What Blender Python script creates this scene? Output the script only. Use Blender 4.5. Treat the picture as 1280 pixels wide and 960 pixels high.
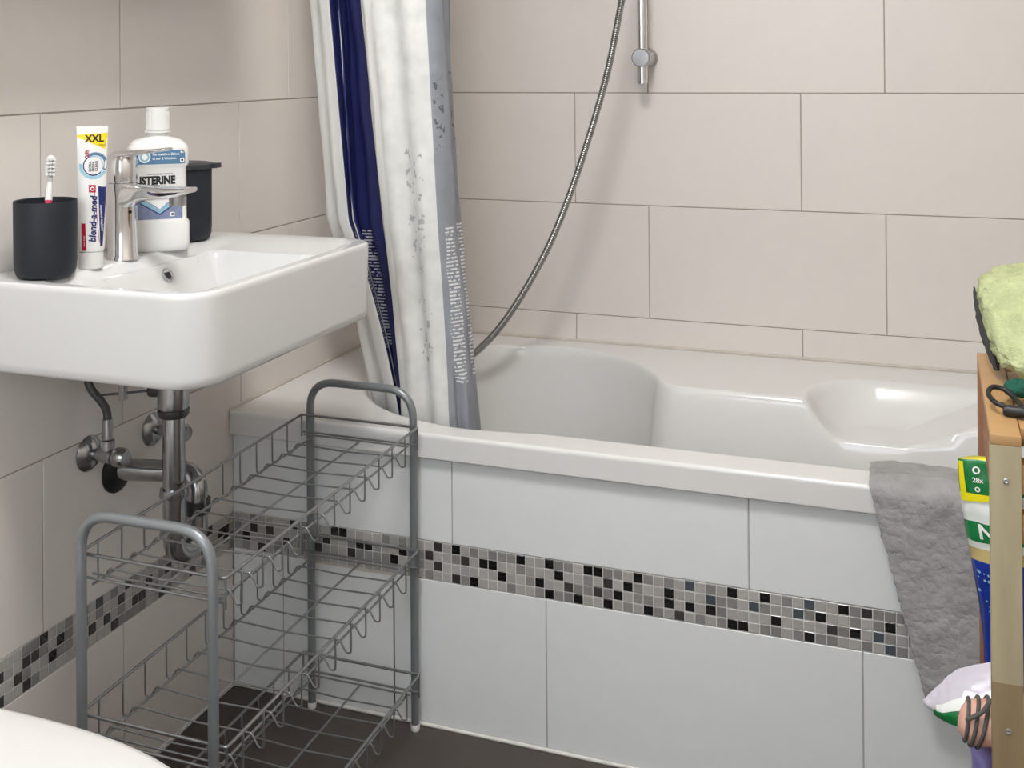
import bpy, bmesh, math, random
from mathutils import Vector, Matrix, noise
random.seed(7)
PI = math.pi
S = bpy.context.scene
C = S.collection
for o in list(bpy.data.objects): bpy.data.objects.remove(o)

# ------------------------------------------------------------------ camera
F_PX, V0 = 1414.5, 74.24
yaw, pit, rol = .3546, .0044, -.0077
dv = Vector((-math.sin(yaw)*math.cos(pit), math.cos(yaw)*math.cos(pit), math.sin(pit)))
rv = Vector((math.cos(yaw), math.sin(yaw), 0)); uv_ = rv.cross(dv)
r2 = rv*math.cos(rol) + uv_*math.sin(rol); u2 = -rv*math.sin(rol) + uv_*math.cos(rol)
cd = bpy.data.cameras.new('camera'); cam = bpy.data.objects.new('camera', cd); C.objects.link(cam)
m = Matrix((r2, u2, -dv)).transposed().to_4x4(); m.translation = Vector((1.208, -1.7705, 1.1317))
cam.matrix_world = m
cd.sensor_width = 36; cd.lens = F_PX*36/1280; cd.shift_y = -(480-V0)/1280; cd.clip_start = .02
S.camera = cam

# ------------------------------------------------------------------ world, lights, exposure
W_ = bpy.data.worlds.new('world'); S.world = W_; W_.use_nodes = True
W_.node_tree.nodes['Background'].inputs[0].default_value = (.80, .90, 1, 1)
W_.node_tree.nodes['Background'].inputs[1].default_value = .35
def area(name, loc, rot, sx, sy, power, col):
    l = bpy.data.lights.new(name, 'AREA'); l.shape = 'RECTANGLE'; l.size = sx; l.size_y = sy; l.energy = power; l.color = col
    o = bpy.data.objects.new(name, l); C.objects.link(o); o.location = loc; o.rotation_euler = rot; return o
area('window_daylight', (.80, -2.52, 1.50), (PI/2, 0, 0), .98, 1.08, 11, (.82, .92, 1))
LAMP_STRENGTH = 29.5
LAMP_COL = (1, .985, .97)
S.view_settings.view_transform = 'Standard'; S.view_settings.look = 'None'
S.view_settings.gamma = 1; S.view_settings.use_curve_mapping = False
S.view_settings.exposure = 0.66

# ------------------------------------------------------------------ materials
def lin(r, g, b):
    f = lambda c: ((c/255+.055)/1.055)**2.4 if c > 10 else c/255/12.92
    return (f(r), f(g), f(b), 1)
class N:
    def __init__(s, name):
        s.m = bpy.data.materials.new(name); s.m.use_nodes = True; s.t = s.m.node_tree
        s.b = s.t.nodes['Principled BSDF']
    def n(s, typ, **kw):
        x = s.t.nodes.new('ShaderNode'+typ)
        for k, v in kw.items(): setattr(x, k, v)
        return x
    def l(s, a, b): s.t.links.new(a, b)
    def math(s, op, a, b=None):
        x = s.n('Math', operation=op)
        for i, v in enumerate((a, b)):
            if v is None: continue
            if isinstance(v, (int, float)): x.inputs[i].default_value = v
            else: s.l(v, x.inputs[i])
        return x.outputs[0]
    def mix(s, fac, a, b):
        x = s.n('Mix', data_type='RGBA')
        if isinstance(fac, (int, float)): x.inputs[0].default_value = fac
        else: s.l(fac, x.inputs[0])
        for i, v in ((6, a), (7, b)):
            if isinstance(v, tuple): x.inputs[i].default_value = v
            else: s.l(v, x.inputs[i])
        return x.outputs[2]
def mat(name, col, rough=.5, metal=0., noise_amt=.04, scale=60, bump=0., rand=0., coat=0., spec=None, bscale=None):
    k = N(name); b = k.b
    b.inputs['Roughness'].default_value = rough; b.inputs['Metallic'].default_value = metal
    b.inputs['Coat Weight'].default_value = coat
    if spec is not None: b.inputs['Specular IOR Level'].default_value = spec
    tc = k.n('TexCoord'); nz = k.n('TexNoise'); nz.inputs['Scale'].default_value = scale; nz.inputs['Detail'].default_value = 3
    k.l(tc.outputs['Object'], nz.inputs['Vector'])
    hi = tuple(min(1, c*(1+noise_amt)) for c in col[:3])+(1,); lo = tuple(c*(1-noise_amt) for c in col[:3])+(1,)
    c = k.mix(nz.outputs['Fac'], lo, hi)
    if rand:
        oi = k.n('ObjectInfo'); hs = k.n('HueSaturation')
        v = k.math('ADD', k.math('MULTIPLY', oi.outputs['Random'], rand*2), 1-rand)
        k.l(v, hs.inputs['Value']); k.l(c, hs.inputs['Color']); c = hs.outputs[0]
    k.l(c, b.inputs['Base Color'])
    if bump:
        bp = k.n('Bump'); bp.inputs['Strength'].default_value = bump; bp.inputs['Distance'].default_value = .002
        n2 = k.n('TexNoise'); n2.inputs['Scale'].default_value = bscale or scale*3; n2.inputs['Detail'].default_value = 4
        k.l(tc.outputs['Object'], n2.inputs['Vector']); k.l(n2.outputs['Fac'], bp.inputs['Height']); k.l(bp.outputs[0], b.inputs['Normal'])
    return k.m
M = {}
M['tile'] = mat('wall_tile', lin(228, 221, 215), .38, noise_amt=.02, scale=25, bump=.05, bscale=300, rand=.015)
M['panel_tile'] = mat('panel_tile', lin(233, 235, 235), .38, noise_amt=.02, scale=25, bump=.05, bscale=300, rand=.01)
M['grout_panel'] = mat('grout_panel', lin(178, 176, 172), .9, noise_amt=.08, scale=60)
M['grout'] = mat('grout', lin(172, 163, 155), .9, noise_amt=.15, scale=90)
M['grout_white'] = mat('grout_white', lin(228, 226, 221), .85, noise_amt=.06, scale=90)
M['silicone'] = mat('silicone', lin(206, 197, 186), .6, noise_amt=.18, scale=40)
M['silicone_white'] = mat('silicone_white', lin(225, 223, 216), .6, noise_amt=.08, scale=40)
M['floor'] = mat('floor_tile', lin(74, 66, 61), .55, noise_amt=.12, scale=18, bump=.15, bscale=120)
M['paint'] = mat('white_paint', lin(232, 228, 222), .8, noise_amt=.01)
M['paint_beige'] = mat('beige_paint', lin(205, 198, 190), .8, noise_amt=.01)
M['ceramic'] = mat('white_ceramic', lin(219, 219, 218), .10, noise_amt=.006, scale=10, coat=.3)
M['acrylic'] = mat('white_acrylic', lin(230, 229, 227), .16, noise_amt=.006, scale=10, coat=.2)
M['chrome'] = mat('chrome', (.78, .78, .79, 1), .08, 1, noise_amt=.02)
M['chrome_worn'] = mat('worn_chrome', (.42, .43, .44, 1), .22, 1, noise_amt=.25, scale=45)
M['hose_metal'] = mat('ribbed_hose_metal', (.34, .34, .33, 1), .3, 1, noise_amt=.1)
M['brushed'] = mat('brushed_steel', (.48, .48, .49, 1), .3, 1, noise_amt=.05)
M['dark_metal'] = mat('dark_metal', (.10, .10, .105, 1), .35, .8, noise_amt=.2)
M['black'] = mat('black_plastic', lin(24, 25, 27), .45, noise_amt=.2)
M['rack'] = mat('grey_rack_paint', lin(140, 145, 148), .34, .45, noise_amt=.10, scale=30)
M['wire'] = mat('grey_wire', lin(148, 150, 151), .28, .75, noise_amt=.12, scale=30)
M['cap'] = mat('clear_foot_cap', lin(222, 222, 218), .4)
M['cup'] = mat('charcoal_cup', lin(20, 26, 36), .55, noise_amt=.35, scale=350, bump=.15, bscale=500)
M['white_plastic'] = mat('white_plastic', lin(230, 229, 226), .32, noise_amt=.008)
M['pink'] = mat('pink_rubber', lin(214, 42, 92), .4)
M['bristle'] = mat('bristle', lin(236, 234, 232), .8, noise_amt=.08, scale=700, bump=.6, bscale=1500)
M['ink_black'] = mat('ink_black', lin(22, 22, 24), .4)
M['ink_yellow'] = mat('ink_yellow', lin(246, 214, 20), .35)
M['ink_navy'] = mat('ink_navy', lin(24, 38, 104), .35, noise_amt=.15, scale=120)
M['ink_red'] = mat('ink_red', lin(178, 24, 58), .35)
M['ink_lblue'] = mat('ink_light_blue', lin(150, 194, 214), .35, noise_amt=.12, scale=150)
M['ink_blue'] = mat('ink_mid_blue', lin(84, 124, 158), .35, noise_amt=.15, scale=150)
M['ink_violet'] = mat('ink_violet_grey', lin(128, 140, 172), .35, noise_amt=.35, scale=130)
M['ink_white'] = mat('ink_white', lin(245, 245, 245), .4, noise_amt=0)
M['lid'] = mat('dark_lid', lin(46, 50, 56), .4)
M['wood'] = mat('oiled_pine', lin(186, 146, 98), .5, noise_amt=.16, scale=22, rand=.08)
M['wood_grey'] = mat('grey_pine', lin(164, 151, 122), .6, noise_amt=.12, scale=26)
def wood_by_height(name, top, low, zc):                       # pale wood with a darker lower part below a sharp level
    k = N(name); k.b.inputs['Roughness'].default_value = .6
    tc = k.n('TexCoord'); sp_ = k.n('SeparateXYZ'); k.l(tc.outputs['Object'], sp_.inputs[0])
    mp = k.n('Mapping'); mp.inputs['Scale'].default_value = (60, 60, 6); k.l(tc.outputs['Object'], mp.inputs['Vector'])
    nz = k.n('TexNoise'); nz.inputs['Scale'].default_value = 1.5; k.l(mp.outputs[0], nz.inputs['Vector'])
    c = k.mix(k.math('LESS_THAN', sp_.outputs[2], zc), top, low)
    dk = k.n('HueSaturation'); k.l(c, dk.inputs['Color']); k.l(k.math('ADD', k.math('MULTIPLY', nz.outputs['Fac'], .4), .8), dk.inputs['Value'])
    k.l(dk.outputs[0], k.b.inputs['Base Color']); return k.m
M['wood_post'] = wood_by_height('grey_pine_post', lin(166, 154, 126), lin(140, 120, 90), .498)
M['wood_red'] = mat('reddish_pine', lin(150, 104, 74), .6, noise_amt=.22, scale=26, rand=.12)
M['screw'] = mat('screw', lin(190, 190, 185), .3, .8)
M['grey_plush'] = mat('grey_plush', lin(164, 163, 162), .95, noise_amt=.34, scale=26, bump=.5, bscale=420, spec=.1)
M['green_plush'] = mat('lime_plush', lin(190, 198, 152), .95, noise_amt=.22, scale=90, bump=1, bscale=420, spec=.1)
M['charcoal_plush'] = mat('charcoal_plush', lin(70, 70, 70), .95, noise_amt=.2, scale=60, bump=1, bscale=320, spec=.1)
M['teal_plush'] = mat('dark_green_plush', lin(44, 92, 78), .95, noise_amt=.2, scale=60, bump=1, bscale=320, spec=.1)
M['bag_blue'] = mat('blue_foil', lin(24, 52, 150), .28, noise_amt=.15, scale=30)
M['bag_green'] = mat('green_foil', lin(22, 122, 62), .3, noise_amt=.1)
M['bag_white'] = mat('white_film', lin(232, 236, 232), .3, noise_amt=.05)
M['bag_yellow'] = mat('yellow_foil', lin(238, 226, 24), .3, noise_amt=.05)
M['bag_gold'] = mat('gold_foil', lin(196, 176, 118), .3, noise_amt=.1)
M['bag_clear'] = mat('lilac_white_film', lin(208, 202, 214), .25, noise_amt=.08, scale=30)
M['bag_purple'] = mat('lilac_film', lin(140, 130, 190), .3, noise_amt=.2, scale=24)
M['peach'] = mat('peach_cloth', lin(224, 176, 158), .7, noise_amt=.08, scale=40, bump=.2)
M['cord'] = mat('grey_cord', lin(96, 92, 88), .8, noise_amt=.2, scale=200, bump=.6, bscale=700)
M['mosaic_light'] = mat('mosaic_light', lin(176, 173, 169), .35, noise_amt=.16, scale=110, rand=.12)
M['mosaic_mid'] = mat('mosaic_mid', lin(138, 136, 133), .35, noise_amt=.18, scale=120, rand=.12)
M['mosaic_dark'] = mat('mosaic_dark', lin(66, 63, 62), .25, noise_amt=.25, scale=160, rand=.2)
M['mosaic_glass'] = mat('mosaic_black_glass', lin(14, 15, 18), .08, noise_amt=.2, scale=160, bump=1, bscale=110, coat=.6)
M['mosaic_blue'] = mat('mosaic_blue_grey', lin(78, 86, 93), .2, noise_amt=.2, scale=160, rand=.1)
M['curt_white'] = mat('curtain_white', lin(226, 226, 222), .6, noise_amt=.05, scale=22, bump=.25, bscale=40)
def emit(name, col, s):
    k = N(name); k.b.inputs['Base Color'].default_value = (1, 1, 1, 1)
    k.b.inputs['Emission Color'].default_value = col+(1,); k.b.inputs['Emission Strength'].default_value = s; return k.m
M['lamp'] = emit('lamp_diffuser', LAMP_COL, LAMP_STRENGTH)
def glass():
    k = N('window_glass'); k.b.inputs['Transmission Weight'].default_value = 1; k.b.inputs['Roughness'].default_value = .3; k.b.inputs['IOR'].default_value = 1.1
    return k.m
M['glass'] = glass()
def mirror():
    k = N('mirror_glass'); k.b.inputs['Metallic'].default_value = 1; k.b.inputs['Roughness'].default_value = .02; k.b.inputs['Base Color'].default_value = (.85, .87, .86, 1); return k.m
M['mirror'] = mirror()

# printed curtain cloth: base colour, rows of short white dashes inside a window of (s, z) given by the UV map
def cloth_print(name, base, dash, s0, s1, z0, z1, freq, spots=None, rough=.5):
    k = N(name); k.b.inputs['Roughness'].default_value = rough
    uvn = k.n('UVMap'); sp = k.n('SeparateXYZ'); k.l(uvn.outputs[0], sp.inputs[0])
    s, z = sp.outputs[0], sp.outputs[1]
    nz = k.n('TexNoise'); nz.inputs['Scale'].default_value = 30
    tc = k.n('TexCoord'); k.l(tc.outputs['Object'], nz.inputs['Vector'])
    inr = lambda v, a, b: k.math('MULTIPLY', k.math('GREATER_THAN', v, a), k.math('LESS_THAN', v, b))
    # the dashed band drifts sideways with height
    s_ = k.math('ADD', s, k.math('MULTIPLY', k.math('SUBTRACT', nz.outputs['Fac'], .5), .25))
    msk = k.math('MULTIPLY', inr(s_, s0, s1), inr(z, z0, z1))
    ln = k.math('GREATER_THAN', k.math('FRACT', k.math('MULTIPLY', z, freq)), .5)
    br = k.n('TexNoise'); br.inputs['Scale'].default_value = 140; k.l(tc.outputs['Object'], br.inputs['Vector'])
    f = k.math('MULTIPLY', k.math('MULTIPLY', msk, ln), k.math('GREATER_THAN', br.outputs['Fac'], .44))
    lo = tuple(c*.8 for c in base[:3])+(1,); hi = tuple(min(1, c*1.2) for c in base[:3])+(1,)
    col = k.mix(nz.outputs['Fac'], lo, hi)
    col = k.mix(f, col, dash)
    if spots:
        vr = k.n('TexNoise'); vr.inputs['Scale'].default_value = 75; vr.inputs['Detail'].default_value = 2
        k.l(tc.outputs['Object'], vr.inputs['Vector'])
        g = k.math('MULTIPLY', k.math('GREATER_THAN', vr.outputs['Fac'], .60), inr(z, spots[1], spots[2]))
        g = k.math('MULTIPLY', g, inr(s, spots[3], spots[4]))
        col = k.mix(g, col, spots[0])
    k.l(col, k.b.inputs['Base Color'])
    return k.m
M['curt_navy'] = cloth_print('curtain_navy', lin(26, 32, 88), lin(206, 206, 210), .12, .46, .60, .82, 165, rough=.55)
M['curt_grey'] = cloth_print('curtain_grey', lin(146, 150, 158), lin(226, 226, 226), .30, .95, .56, .84, 150, (lin(96, 100, 108), .98, 1.12, .1, .7), .55)
M['curt_print'] = cloth_print('curtain_white_print', lin(222, 222, 219), lin(222, 222, 219), 2, 3, 0, 0, 10, (lin(178, 178, 178), .60, .98, .38, .78), .6)

# ------------------------------------------------------------------ helpers
def link(o, parent=None):
    C.objects.link(o)
    if parent is not None:
        o.parent = parent; o.matrix_parent_inverse = Matrix.Translation(-WLOC.get(parent.name, Vector((0, 0, 0))))
    return o
WLOC = {}
def mesh(name, vs, fs, material, parent=None, smooth=False):
    me = bpy.data.meshes.new(name); me.from_pydata([tuple(v) for v in vs], [], fs); me.update()
    return finish(name, me, material, parent, smooth)
def finish(name, me, material, parent=None, smooth=False):
    ms = material if isinstance(material, (list, tuple)) else [material]
    for x in ms: me.materials.append(M[x] if isinstance(x, str) else x)
    if smooth:
        for p in me.polygons: p.use_smooth = True
    o = bpy.data.objects.new(name, me); link(o, parent); return o
def bmobj(name, bm, material, parent=None, smooth=False, angle=None):
    bmesh.ops.recalc_face_normals(bm, faces=bm.faces[:])
    me = bpy.data.meshes.new(name); bm.to_mesh(me); bm.free()
    o = finish(name, me, material, parent, smooth or angle is not None)
    if angle is not None:
        me.set_sharp_from_angle(angle=math.radians(angle))
    return o
def tag(o, label, cat=None, group=None, kind=None):
    o['label'] = label
    if cat: o['category'] = cat
    if group: o['group'] = group
    if kind: o['kind'] = kind
    return o
def thing(name, label, cat, loc=(0, 0, 0), group=None):
    o = bpy.data.objects.new(name, None); C.objects.link(o); o.location = loc; o.empty_display_size = .05
    WLOC[o.name] = Vector(loc); return tag(o, label, cat, group)
def box(bm, lo, hi, bev=0., seg=2):
    r = bmesh.ops.create_cube(bm, size=1); vs = r['verts']
    lo, hi = Vector(lo), Vector(hi)
    for v in vs: v.co = Vector([(lo[i]+hi[i])/2 + v.co[i]*(hi[i]-lo[i]) for i in range(3)])
    if bev:
        es = list({e for v in vs for e in v.link_edges})
        bmesh.ops.bevel(bm, geom=es, offset=bev, segments=seg, profile=.6, affect='EDGES')
def boxo(name, lo, hi, material, parent=None, bev=0., seg=2):
    bm = bmesh.new(); box(bm, lo, hi, bev, seg)
    return bmobj(name, bm, material, parent, angle=35 if bev else None)
def tube(bm, pts, r, seg=10, closed=False, caps=True):
    pts = [Vector(p) for p in pts]; n = len(pts)
    rs = r if isinstance(r, (list, tuple)) else [r]*n
    rings = []; prev = None
    for i, p in enumerate(pts):
        if closed: t = (pts[(i+1) % n]-pts[i-1]).normalized()
        else: t = (pts[min(i+1, n-1)]-pts[max(i-1, 0)]).normalized()
        if prev is None:
            a = Vector((0, 0, 1)) if abs(t.z) < .9 else Vector((1, 0, 0))
            u = t.cross(a).normalized()
        else:
            u = (prev - t*prev.dot(t)).normalized()
        prev = u; w = t.cross(u)
        rings.append([bm.verts.new(p + (u*math.cos(2*PI*k/seg)+w*math.sin(2*PI*k/seg))*rs[i]) for k in range(seg)])
    m_ = n if closed else n-1
    for i in range(m_):
        A, B = rings[i], rings[(i+1) % n]
        off = 0
        if closed and i == n-1:
            off = min(range(seg), key=lambda q: (A[0].co-B[q].co).length)
        for k in range(seg):
            bm.faces.new((A[k], A[(k+1) % seg], B[(k+1+off) % seg], B[(k+off) % seg]))
    if caps and not closed:
        bm.faces.new(rings[0][::-1]); bm.faces.new(rings[-1])
def tubeo(name, pts, r, material, parent=None, seg=10, closed=False):
    bm = bmesh.new(); tube(bm, pts, r, seg, closed); return bmobj(name, bm, material, parent, angle=50)
def lathe(bm, prof, o=(0, 0, 0), ax=(0, 0, 1), seg=32):
    o = Vector(o); ax = Vector(ax).normalized()
    a = Vector((1, 0, 0)) if abs(ax.x) < .9 else Vector((0, 1, 0))
    u = ax.cross(a).normalized(); w = ax.cross(u)
    rings = []
    for (r, h) in prof:
        if r < 1e-6: rings.append([bm.verts.new(o+ax*h)])
        else: rings.append([bm.verts.new(o+ax*h+(u*math.cos(2*PI*k/seg)+w*math.sin(2*PI*k/seg))*r) for k in range(seg)])
    for A, B in zip(rings, rings[1:]):
        for k in range(seg):
            k2 = (k+1) % seg
            if len(A) == 1 and len(B) == 1: continue
            if len(A) == 1: bm.faces.new((A[0], B[k], B[k2]))
            elif len(B) == 1: bm.faces.new((A[k], A[k2], B[0]))
            else: bm.faces.new((A[k], A[k2], B[k2], B[k]))
def latheo(name, prof, material, parent=None, o=(0, 0, 0), ax=(0, 0, 1), seg=32, angle=40):
    bm = bmesh.new(); lathe(bm, prof, o, ax, seg); return bmobj(name, bm, material, parent, angle=angle)
def bez(P, n=12):                                    # Catmull-Rom through points
    P = [Vector(p) for p in P]; out = []
    for i in range(len(P)-1):
        p0, p1, p2, p3 = P[max(i-1, 0)], P[i], P[i+1], P[min(i+2, len(P)-1)]
        for k in range(n):
            t = k/n
            out.append(.5*((2*p1)+(p2-p0)*t+(2*p0-5*p1+4*p2-p3)*t*t+(3*p1-p0-3*p2+p3)*t**3))
    out.append(P[-1]); return out
def fillet(P, r, n=6, closed=False):                 # polyline with rounded corners
    P = [Vector(p) for p in P]; out = []; L = len(P)
    for i in range(L):
        if not closed and i in (0, L-1): out.append(P[i]); continue
        a, b, c = P[i-1], P[i], P[(i+1) % L]
        d1 = (a-b); d2 = (c-b); q = min(r, d1.length*.49, d2.length*.49)
        s, e = b+d1.normalized()*q, b+d2.normalized()*q
        for k in range(n+1):
            t = k/n; out.append(s*(1-t)**2+b*2*t*(1-t)+e*t*t)
    return out
def text2d(body, size, align='LEFT', shear=0., bold=0., spacing=1.):
    c = bpy.data.curves.new('txt', 'FONT'); c.body = body; c.size = size; c.align_x = align; c.shear = shear
    c.offset = bold; c.space_character = spacing; c.resolution_u = 3; c.fill_mode = 'FRONT'
    o = bpy.data.objects.new('txt', c); C.objects.link(o); bpy.context.view_layer.update()
    me = bpy.data.meshes.new_from_object(o.evaluated_get(bpy.context.evaluated_depsgraph_get()))
    vs = [(v.co.x, v.co.y) for v in me.vertices]; fs = [tuple(p.vertices) for p in me.polygons]
    bpy.data.objects.remove(o); bpy.data.curves.remove(c); bpy.data.meshes.remove(me)
    return vs, fs
def smooth01(t): t = max(0, min(1, t)); return t*t*(3-2*t)

# ------------------------------------------------------------------ room shell
RX, RY0, RY1, RZ = 1.60, -2.45, .6884, 2.40
MT = .3158                                            # top of the mosaic band
T = .0018                                             # tiles stand proud of the grout by this much
st = lambda o, l: tag(o, l, kind='structure')
st(boxo('floor', (-.1, RY0-.1, -.1), (RX+.1, RY1+.1, 0), 'floor'), 'dark brown floor of the bathroom')
st(boxo('ceiling', (-.1, RY0-.1, RZ), (RX+.1, RY1+.1, RZ+.1), 'paint'), 'white painted bathroom ceiling')
wl = st(boxo('wall_left', (-.1, RY0, 0), (-T, RY1, RZ), 'grout'), 'tiled wall behind the washbasin with a mosaic band')
wb = st(boxo('wall_back', (-.1, RY1+T, 0), (RX+.1, RY1+.1, RZ), 'grout'), 'tiled wall behind the bathtub')
st(boxo('wall_right', (RX, RY0, 0), (RX+.1, RY1, RZ), 'paint_beige'), 'painted wall at the foot of the bathtub')
bm = bmesh.new()
for lo, hi in (((0, RY0-.1, 0), (.30, RY0, RZ)), ((1.30, RY0-.1, 0), (RX, RY0, RZ)), ((.30, RY0-.1, 0), (1.30, RY0, .95)), ((.30, RY0-.1, 2.05), (1.30, RY0, RZ))): box(bm, lo, hi)
st(bmobj('wall_front', bm, 'paint'), 'painted wall with the window')
wn = st(boxo('window_1', (.30, RY0-.075, .95), (1.30, RY0-.068, 2.05), 'glass'), 'window pane')
for lo, hi in (((.30, RY0-.06, .95), (.35, RY0-.01, 2.05)), ((1.25, RY0-.06, .95), (1.30, RY0-.01, 2.05)), ((.35, RY0-.06, .95), (1.25, RY0-.01, 1.0)), ((.35, RY0-.06, 2.0), (1.25, RY0-.01, 2.05))):
    boxo('window_frame', lo, hi, 'white_plastic', wn, .004)

tile_cache = {}
GAP = .0011
def tile(parent, plane, a0, a1, z0, z1, name='tile', material='tile', gap=GAP, thick=.006, bev=.0008, proud=0.):
    """one ceramic piece; plane 'x' = on the left wall, facing +x, 'y0' = on the tub apron, 'y1' = on the back wall, both facing -y"""
    a0 += gap; a1 -= gap; z0 += gap; z1 -= gap
    if a1-a0 < .002: return
    key = (plane == 'x', round(a1-a0, 4), round(z1-z0, 4), thick, bev, material)
    if key not in tile_cache:
        bm = bmesh.new(); w, h = (a1-a0)/2, (z1-z0)/2
        if plane == 'x': box(bm, (-thick, -w, -h), (0, w, h))
        else: box(bm, (-w, 0, -h), (w, thick, h))
        fr = [f for f in bm.faces if (f.normal.x > .5 if plane == 'x' else f.normal.y < -.5)]
        es = list({e for f in fr for e in f.edges})
        bmesh.ops.bevel(bm, geom=es, offset=bev, segments=1, affect='EDGES')
        bmesh.ops.recalc_face_normals(bm, faces=bm.faces[:])
        me = bpy.data.meshes.new(name); bm.to_mesh(me); bm.free(); me.materials.append(M[material]); tile_cache[key] = me
    o = bpy.data.objects.new(name, tile_cache[key]); C.objects.link(o); o.parent = parent
    am, zm = (a0+a1)/2, (z0+z1)/2
    o.location = (proud, am, zm) if plane == 'x' else ((am, (0 if plane == 'y0' else RY1)-proud, zm))
    return o
def course(parent, plane, lo, hi, joint, z0, z1, cuts=(), **kw):
    k = math.floor((lo-joint)/.5); js = []
    while joint+k*.5 < hi+.5: js.append(joint+k*.5); k += 1
    js = sorted(set([lo, hi]+[j for j in js if lo+.004 < j < hi-.004]+list(cuts)))
    for a, b in zip(js, js[1:]): tile(parent, plane, a, b, z0, z1, **kw)
rows = [(MT+.25*k, min(RZ, MT+.25*(k+1))) for k in range(9)]
jl = (-.4723, -.3002)
course(wl, 'x', RY0, 0, -.3002, .002, .25)
for k, (z0, z1) in enumerate(rows):                   # left wall
    if z1-z0 > .01: course(wl, 'x', RY0, RY1, jl[k % 2], z0, z1)
for k, (z0, z1) in enumerate(rows):                   # back wall: everything above the tub
    if z1-z0 > .01 and z1 > .5: course(wb, 'y1', 0, RX, (.4484, .618)[k % 2], max(z0, .506), z1)

# tub apron with inspection tile and mosaic band
wt = st(boxo('wall_tub', (0, T, 0), (RX, .030, .459), 'grout_panel'), 'tiled apron in front of the bathtub with a mosaic band')
course(wt, 'y0', 0, RX, .6046, .004, .25, cuts=(.326,), material='panel_tile')
boxo('hatch_joint', (.150, -.0009, .2470), (.326, .004, .2506), 'silicone', wt)
boxo('hatch_gap', (.3250, .0004, .004), (.3272, .004, .2480), 'black', wt)
course(wt, 'y0', 0, RX, .437, MT, .459, material='panel_tile')
dark_panel = {(1, 1), (2, 2), (3, 0), (4, 2), (6, 1), (7, 3), (10, 1), (11, 2), (12, 3), (13, 3), (14, 1), (15, 2), (16, 2), (19, 1), (20, 2), (23, 2), (24, 1), (24, 3), (26, 0), (26, 3), (27, 2), (28, 0), (29, 2), (30, 2), (31, 1), (33, 3), (35, 1), (36, 0), (36, 3), (37, 2), (38, 1), (39, 0), (40, 3), (41, 1), (41, 3), (42, 0), (42, 2), (43, 1), (44, 2), (45, 3), (46, 0), (48, 1), (48, 2), (49, 0), (50, 1), (50, 3), (52, 1), (52, 2), (54, 0), (54, 3), (55, 0), (56, 2), (57, 3), (58, 1), (60, 2), (61, 0), (61, 3), (62, 2), (63, 1), (64, 3), (65, 1), (66, 3), (67, 1), (68, 0), (68, 2)}
glass_panel = {(13, 3), (16, 2), (26, 3), (30, 2), (31, 1), (37, 2), (35, 1), (33, 3), (41, 3), (43, 1), (46, 0), (45, 3), (48, 2), (50, 1), (52, 1), (54, 3), (55, 0), (57, 3), (58, 1), (61, 0), (62, 2), (64, 3), (65, 1), (68, 2), (40, 3), (44, 2)}
blue_panel = {(56, 2), (60, 2), (61, 3), (67, 1), (68, 0), (52, 2), (50, 3)}
dark_left = {(1, 2), (1, 1), (2, 2), (4, 3), (5, 1), (7, 0), (11, 2), (12, 0), (14, 2), (15, 1), (16, 1), (17, 3), (18, 2), (19, 0), (20, 1), (21, 3), (22, 1), (26, 2), (27, 1), (28, 3), (29, 2), (30, 0), (30, 2), (31, 1), (33, 2), (33, 0)}
rr = random.Random(3)
def pick(k, dark, gl=(), bl=()):
    if k in bl: return 'mosaic_blue'
    if k in gl: return 'mosaic_glass'
    if k in dark: return 'mosaic_glass' if rr.random() < .35 else 'mosaic_dark'
    return 'mosaic_mid' if rr.random() < .36 else 'mosaic_light'
PIT, RH = .01667, (MT-.25)/4
boxo('mosaic_grout', (0, .0012, .25), (RX, .02, MT), 'grout_white', wt)
boxo('mosaic_grout', (-.02, RY0, .25), (-.0012, -.0005, MT), 'grout_white', wl)
def strip(parent, plane, cells):                      # the rest of a band, out of sight: one mesh
    bm = bmesh.new()
    for a, z in cells:
        if plane == 'x': box(bm, (-.004, a+.0008, z+.0008), (0, a+PIT-.0008, z+RH-.0008))
        else: box(bm, (a+.0008, 0, z+.0008), (a+PIT-.0008, .004, z+RH-.0008))
    o = bmobj('mosaic_remainder', bm, 'mosaic_light', parent); o['kind'] = 'stuff'
rest = []
for c in range(-1, 95):
    a0 = .0021+c*PIT; a1 = a0+PIT
    if a0 > RX-PIT: break
    for r_ in range(4):
        z0 = .25+r_*RH
        if c > 71: rest.append((a0, z0)); continue
        tile(wt, 'y0', max(a0, 0), a1, z0, z0+RH, 'mosaic_tile', pick((c, r_), dark_panel, glass_panel, blue_panel), .0007, .004, .0007, random.uniform(0, .0005))
strip(wt, 'y0', rest); rest = []
for c in range(0, 145):
    e1 = -(c-.23)*PIT if c else 0; e0 = -(c+.77)*PIT
    if e0 < RY0: break
    for r_ in range(4):
        z0 = .25+r_*RH
        if c > 37: rest.append((e0, z0)); continue
        tile(wl, 'x', e0, min(e1, -.001), z0, z0+RH, 'mosaic_tile', pick((c, r_), dark_left), .0007, .004, .0007, random.uniform(0, .0005))
strip(wl, 'x', rest)
# silicone beads
def bead(name, pts, r, material, label): st(tubeo(name, pts, r, material, seg=8), label)
bead('trim_1', [(.0, -.001, .002), (RX, -.001, .002)], .0035, 'silicone_white', 'white silicone bead between floor and tub apron')
bead('trim_2', [(.0, RY1-.001, .505), (RX, RY1-.001, .505)], .0035, 'silicone', 'discoloured silicone bead between tub and back wall')
bead('trim_3', [(.001, -.01, .505), (.001, RY1, .505)], .003, 'silicone', 'silicone bead between tub and left wall')
bead('trim_4', [(.001, RY0, .002), (.001, 0, .002)], .003, 'silicone_white', 'silicone bead between floor and left wall')

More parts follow.
